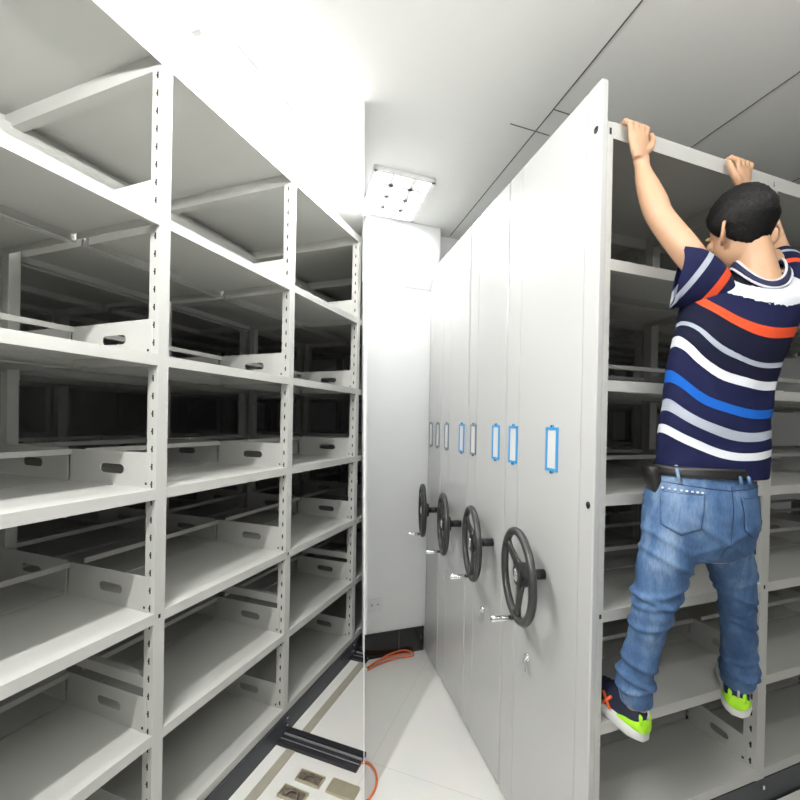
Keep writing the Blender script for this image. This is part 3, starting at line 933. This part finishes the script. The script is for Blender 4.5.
def sleeve(rows, label=None, seed=0.0, ref=None):
    mb = MB()
    R = loft_limb(rows, 40, sub=8, ref=ref)
    # turn the hem inwards
    c = sum(R[-1], Vector())/len(R[-1])
    R.append([c + (p - c)*0.94 for p in R[-1]])
    c2 = sum(R[-4], Vector())/len(R[-4])
    R.append([c2 + (p - c2)*0.90 for p in R[-4]])
    mb.rings(R, cap=False)
    o = mbuild(mb, 'sleeve', [bpy.data.materials.new('tmp2')], man)
    me = o.data
    displace(o, 0.004, 1.2, seed)
    a = Vector(rows[0][:3]) + INV.translation; b = Vector(rows[-1][:3]) + INV.translation
    d = (b - a); L = d.length; d.normalize()
    at = me.attributes.new('stripe', 'FLOAT', 'POINT')
    for i, v in enumerate(me.vertices):
        at.data[i].value = max(0.0, min(1.3, L - (v.co - a).dot(d)))
    me.materials.clear()
    me.materials.append(mat_attr_stripes('striped_sleeve_cloth', [(0.0, NAVY), (0.020, GRY), (0.034, NAVY), (0.078, ORG), (0.100, NAVY)], None, lo=-0.02, hi=0.3))
    return o
LSL = [(0.808,1.056,1.935, 0.036,0.040), (0.778,1.056,1.962, 0.056,0.052), (0.748,1.060,1.990, 0.072,0.060), (0.712,1.070,2.012, 0.083,0.062), (0.692,1.078,2.017, 0.085,0.060)]
RSL = [(0.975,1.062,1.940, 0.055,0.055), (1.010,1.080,1.985, 0.050,0.050), (1.035,1.110,2.035, 0.045,0.045), (1.056,1.148,2.090, 0.041,0.041), (1.068,1.172,2.122, 0.038,0.038)]
s1 = sleeve(LSL, seed=1.0, ref=Vector((0, 0, 1)))
s2 = sleeve(RSL, seed=5.0, ref=Vector((0, 0, 1)))
for s_ in (s1, s2): s_.parent = shirt

# collar
cc = Vector((0.901, 1.054, 2.050)); cu = (Vector((0, 0, 1)) + FAC*0.35*-1*0 + Vector((-0.1, 0.0, 0))).normalized()
def cring(a, b, dz):
    out = []
    for k in range(36):
        q = 2*pi*k/36
        back = max(0.0, -sin(q))
        out.append(cc + LAT*a*cos(q) + FAC*b*sin(q) + Vector((0, 0, dz - 0.078*back**1.3 + 0.012*max(0, sin(q))*0)))
    return out
mb = MB(); mb.rings([cring(0.066, 0.060, -0.012), cring(0.068, 0.063, -0.002), cring(0.062, 0.057, 0.010), cring(0.056, 0.052, 0.012), cring(0.055, 0.050, 0.0)], closed=False, cap=False)
col_ = mbuild(mb, 'collar', M['collarnavy'], man); col_.parent = shirt
for a, b, dz in ((0.069, 0.064, -0.010), (0.0575, 0.0535, 0.012)):
    mb = MB(); mb.tube(cring(a, b, dz), 0.0032, 8, closed=True)
    t_ = mbuild(mb, 'piping', M['collargrey'], man); t_.parent = shirt

# ---- jeans
mb = MB()
mb.rings(loft_body(PELVIS, 48, sub=6, power=2.2))
for leg in (LLEG, RLEG):
    mb.rings(loft_limb(leg, 32, sub=6))
jeans = mbuild(mb, 'jeans', M['denim'])
remesh(jeans, 0.005, 5)
def jean_folds(p):
    d = 0.0
    # crumples behind the knees, at the thigh top and stacked above the cuffs
    for leg, zs in ((LLEG, ((1.13, 0.30, .006), (1.10, -0.25, .006), (1.07, 0.35, .005), (1.17, 0.4, .004), (0.86, 0.25, .006), (0.835, -0.3, .006), (0.89, -0.25, .004), (1.21, -0.5, .005))),
                    (RLEG, ((1.10, -0.3, .005), (1.06, 0.25, .005), (1.02, -0.3, .004), (0.84, -0.25, .006), (0.81, 0.3, .006), (0.87, 0.3, .004), (1.18, 0.5, .005)))):
        mid = 0.70 if leg is LLEG else 0.93
        if (leg is LLEG) == (p.x < 0.765):
            for z0, k, a in zs:
                dz = p.z - (z0 + k*(p.x - mid))
                d += a*(math.exp(-(dz/0.008)**2) - 0.5*math.exp(-((dz + 0.016)/0.010)**2))
    # seat fold
    for s, cx in ((-1, 0.69), (1, 0.83)):
        dz = p.z - (1.262 + 0.6*abs(p.x - cx))
        if p.z < 1.36 and p.z > 1.2: d += 0.004*math.exp(-(dz/0.010)**2)
    return d
displace(jeans, 0.0045, 1.3, 9.0, jean_folds)
print('jeans verts', len(jeans.data.vertices))
JB = BVHTree.FromPolygons([v.co - INV.translation for v in jeans.data.vertices], [p.vertices[:] for p in jeans.data.polygons])
def on_jeans(lat, z, off=0.002):
    """point of the seat's surface, seen from behind, at lateral position lat from the pelvis axis"""
    o = Vector((0.755, 1.06, z)) + LAT*lat - FAC*0.4
    h = JB.ray_cast(o, FAC)
    if h[0] is None: return None
    return h[0] + h[1].normalized()*off*(1 if h[1].dot(FAC) < 0 else -1)
def line_on(pts, r, name, m, par, off=0.001, n=10):
    P = []
    for (a, b), (c, d) in zip(pts, pts[1:]):
        for k in range(n):
            q = on_jeans(a + (c-a)*k/n, b + (d-b)*k/n, off)
            if q is not None: P.append(q)
    q = on_jeans(*pts[-1], off)
    if q is not None: P.append(q)
    mb = MB(); mb.tube(P, r, 6)
    o = mbuild(mb, name, m, man); o.parent = par
    return o
def pocket_patch(poly_c, w, h, slant):
    mb = MB()
    n = 12
    rows = []
    for j in range(n+1):
        row = []
        for i in range(n+1):
            fx = -1 + 2*i/n; fz = j/n
            ww = w*(1 - 0.10*fz)
            q = on_jeans(poly_c[0] + fx*ww + slant*fz*h, poly_c[1] - fz*h - 0.02*fz*(1-abs(fx)), 0.0022)
            row.append(q)
        rows.append(row)
    bm = mb.bm
    V = [[bm.verts.new(q) for q in r] for r in rows]
    for j in range(n):
        for i in range(n):
            f = bm.faces.new((V[j][i], V[j][i+1], V[j+1][i+1], V[j+1][i])); f.smooth = True
    o = mbuild(mb, 'back_pocket', M['denim'], man); o.parent = jeans
    sd = o.modifiers.new('s', 'SOLIDIFY'); sd.thickness = 0.002; sd.offset = 0
    c = poly_c
    x0, x1 = c[0]-w, c[0]+w
    xb0, xb1 = c[0]-w*0.9+slant*h, c[0]+w*0.9+slant*h
    line_on([(x0, c[1]), (xb0, c[1]-h), ((xb0+xb1)/2, c[1]-h-0.02), (xb1, c[1]-h), (x1, c[1])], 0.0009, 'stitching', M['thread'], jeans, 0.0026)
    line_on([(x0+0.004, c[1]-0.002), (x1-0.004, c[1]-0.002)], 0.0009, 'stitching', M['thread'], jeans, 0.003)
pocket_patch((-0.078, 1.424), 0.042, 0.088, -0.10)
pocket_patch((0.080, 1.420), 0.032, 0.084, 0.06)
line_on([(0.028, 1.448), (0.022, 1.30), (0.010, 1.262)], 0.0009, 'stitching', M['thread'], jeans)
line_on([(-0.118, 1.448), (0.024, 1.436), (0.118, 1.446)], 0.0009, 'stitching', M['thread'], jeans)
for k in range(8):
    q = on_jeans(-0.114 + k*0.0105, 1.430 - 0.0003*k, 0.004)
    mb = MB(); mb.rings(ellipsoid_rings(q, 0.0036, 0.0036, 0.0030, LAT, FAC, Vector((0, 0, 1)), 8, 6))
    o = mbuild(mb, 'stud', M['stud'], man); o.parent = jeans

# belt, loops and phone pouch
PB = [(0.7635,1.060,1.492, 0.128,0.093), (0.761,1.060,1.466, 0.131,0.097)]
R = loft_body(PB, 48, sub=3, power=2.2)
mb = MB(); mb.rings(R, cap=False)
belt = mbuild(mb, 'belt', M['belt']); sd = belt.modifiers.new('s', 'SOLIDIFY'); sd.thickness = 0.004
for la in (-0.085, 0.045, 0.066):
    P = [on_jeans(la, z, 0.009) for z in (1.452, 1.468, 1.484)]
    mb = MB(); mb.tube([p - FAC*0.003 for p in P], 0.0045, 8)
    o = mbuild(mb, 'belt_loop', M['denim'], man); o.parent = jeans
mb = MB()
pc = Vector((0.762, 1.06, 1.448)) - LAT*0.132 - FAC*0.010
rs = []
for z, a, b in ((-0.052, 0.010, 0.020), (-0.048, 0.014, 0.027), (0.0, 0.016, 0.030), (0.032, 0.016, 0.030), (0.038, 0.012, 0.026)):
    rs.append([pc + Vector((0, 0, z)) + LAT*(a*math.copysign(abs(cos(q))**0.5, cos(q)) + z*-0.25) + FAC*b*math.copysign(abs(sin(q))**0.5, sin(q)) for q in [2*pi*k/20 for k in range(20)]])
mb.rings(rs); o = mbuild(mb, 'belt_pouch', M['belt'], man); o['label'] = 'black phone pouch on the belt'

# ---- shoes
def shoe(heel, yaw, roll=0.0, cross=None, pitch=0.0):
    L_, F_ = axes(yaw)
    U_ = Vector((0, 0, 1))
    if pitch:
        q = Matrix.Rotation(radians(pitch), 3, L_)
        F_ = q @ F_; U_ = q @ U_
    def P(l, f, u): return Vector(heel) + (L_*l + F_*f + U_*u)*1.08
    ln = 0.265; SC = 1.10
    # outline half widths along the foot
    prof = [(0.0, 0.012), (0.012, 0.026), (0.035, 0.033), (0.08, 0.032), (0.13, 0.034), (0.18, 0.043), (0.215, 0.042), (0.245, 0.030), (0.262, 0.010)]
    def sole_ring(u, sc, wave=0.0):
        left = [(-w*sc, f) for f, w in prof]; right = [(w*sc, f) for f, w in prof[::-1]]
        return [P(l, f - 0.006*(sc-1), u + wave*sin(f*140)) for l, f in left + right]
    mb = MB()
    mb.rings([sole_ring(0.0, 0.90, 0.0022), sole_ring(0.005, 1.02), sole_ring(0.020, 1.12), sole_ring(0.032, 1.05)], smooth=True)
    s = mbuild(mb, 'sole', M['sole'])
    # upper, ring by ring along the foot
    def ucs(f, w, h, nb=20, grow=0.0):
        out = []
        for k in range(nb):
            q = 2*pi*k/nb
            l = w*math.copysign(abs(cos(q))**0.8, cos(q)); u = 0.022 + h*0.5*(1 + math.copysign(abs(sin(q))**0.8, sin(q)))
            narrow = 1 - 0.35*max(0, (u - 0.022)/max(h, .01))**2
            out.append(P((l + math.copysign(grow, l))*narrow, f, u + (grow if sin(q) > 0 else 0)))
        return out
    up = [(-0.002, 0.014, 0.030), (0.006, 0.027, 0.070), (0.022, 0.032, 0.088), (0.055, 0.033, 0.090), (0.09, 0.033, 0.078), (0.13, 0.036, 0.064), (0.18, 0.042, 0.048), (0.22, 0.040, 0.038), (0.25, 0.028, 0.026), (0.262, 0.012, 0.012)]
    R = [ucs(f, w, h) for f, w, h in catmull_rows(up, 4)]
    mb = MB(); mb.rings(R)
    u_ = mbuild(mb, 'upper', M['shoe'])
    # neon heel counter wrapped round the back, cut away towards the top
    hr = [(-0.004, 0.014, 0.026), (0.005, 0.028, 0.046), (0.022, 0.0335, 0.042), (0.045, 0.0345, 0.030), (0.078, 0.0345, 0.006)]
    mb = MB(); mb.rings([ucs(f, w, h, grow=0.0018) for f, w, h in catmull_rows(hr, 4)])
    o = mbuild(mb, 'heel_counter', M['neon'])
    for lx in (-0.016, 0.016):
        mb = MB(); mb.tube([P(lx, 0.0 + 0.004, 0.045), P(lx*1.05, 0.004, 0.066), P(lx*1.1, 0.012, 0.078)], [0.007, 0.006, 0.003], 8)
        c = mbuild(mb, 'heel_tab', M['neon'])
    mb = MB(); mb.tube(spline([P(-0.026, 0.030, 0.098), P(-0.018, 0.010, 0.098), P(0, 0.002, 0.090), P(0.018, 0.010, 0.098), P(0.026, 0.030, 0.098)], 5), 0.0042, 8)
    mbuild(mb, 'heel_piping', M['neon'])
    mb = MB(); mb.tube([P(0.002, -0.002, 0.060), P(0.002, -0.006, 0.075), P(0.002, -0.001, 0.092)], 0.0035, 8)
    mbuild(mb, 'pull_loop', M['collargrey'])
    if cross:
        for sgn in (-1, 1):
            def X(df, du):
                f = 0.100 + df; u = 0.054 + du
                w = 0.0355
                return P(cross*(w*(1 - 0.35*((u-0.022)/0.07)**2) + 0.002), f, u)
            mb = MB(); mb.tube([X(-0.014*sgn*1, -0.017), X(0, 0), X(0.014*sgn, 0.017)], 0.0046, 8)
            o = mbuild(mb, 'side_cross', M['shoeorange'])
    # laces
    for f in (0.115, 0.130, 0.145):
        h = 0.022 + 0.064*(1 - (f-0.12)*4)
        mb = MB(); mb.tube([P(-0.014, f, h), P(0, f, h + 0.006), P(0.014, f, h)], 0.0024, 6)
        mbuild(mb, 'lace', M['shoe'])
shoe((0.645, 1.100, 0.682), -23, cross=-1)
shoe((0.990, 1.200, 0.682), 36, cross=None)

# ------------------------------------------------------------------ world & view
w = bpy.data.worlds.new('world')
bpy.context.scene.world = w
w.use_nodes = True
bg = w.node_tree.nodes['Background']
bg.inputs['Color'].default_value = (1, 1, 1, 1)
bg.inputs['Strength'].default_value = 0.3
vs = bpy.context.scene.view_settings
vs.view_transform = 'Standard'
vs.look = 'None'
vs.gamma = 1.0
vs.use_curve_mapping = False
vs.exposure = 0.06
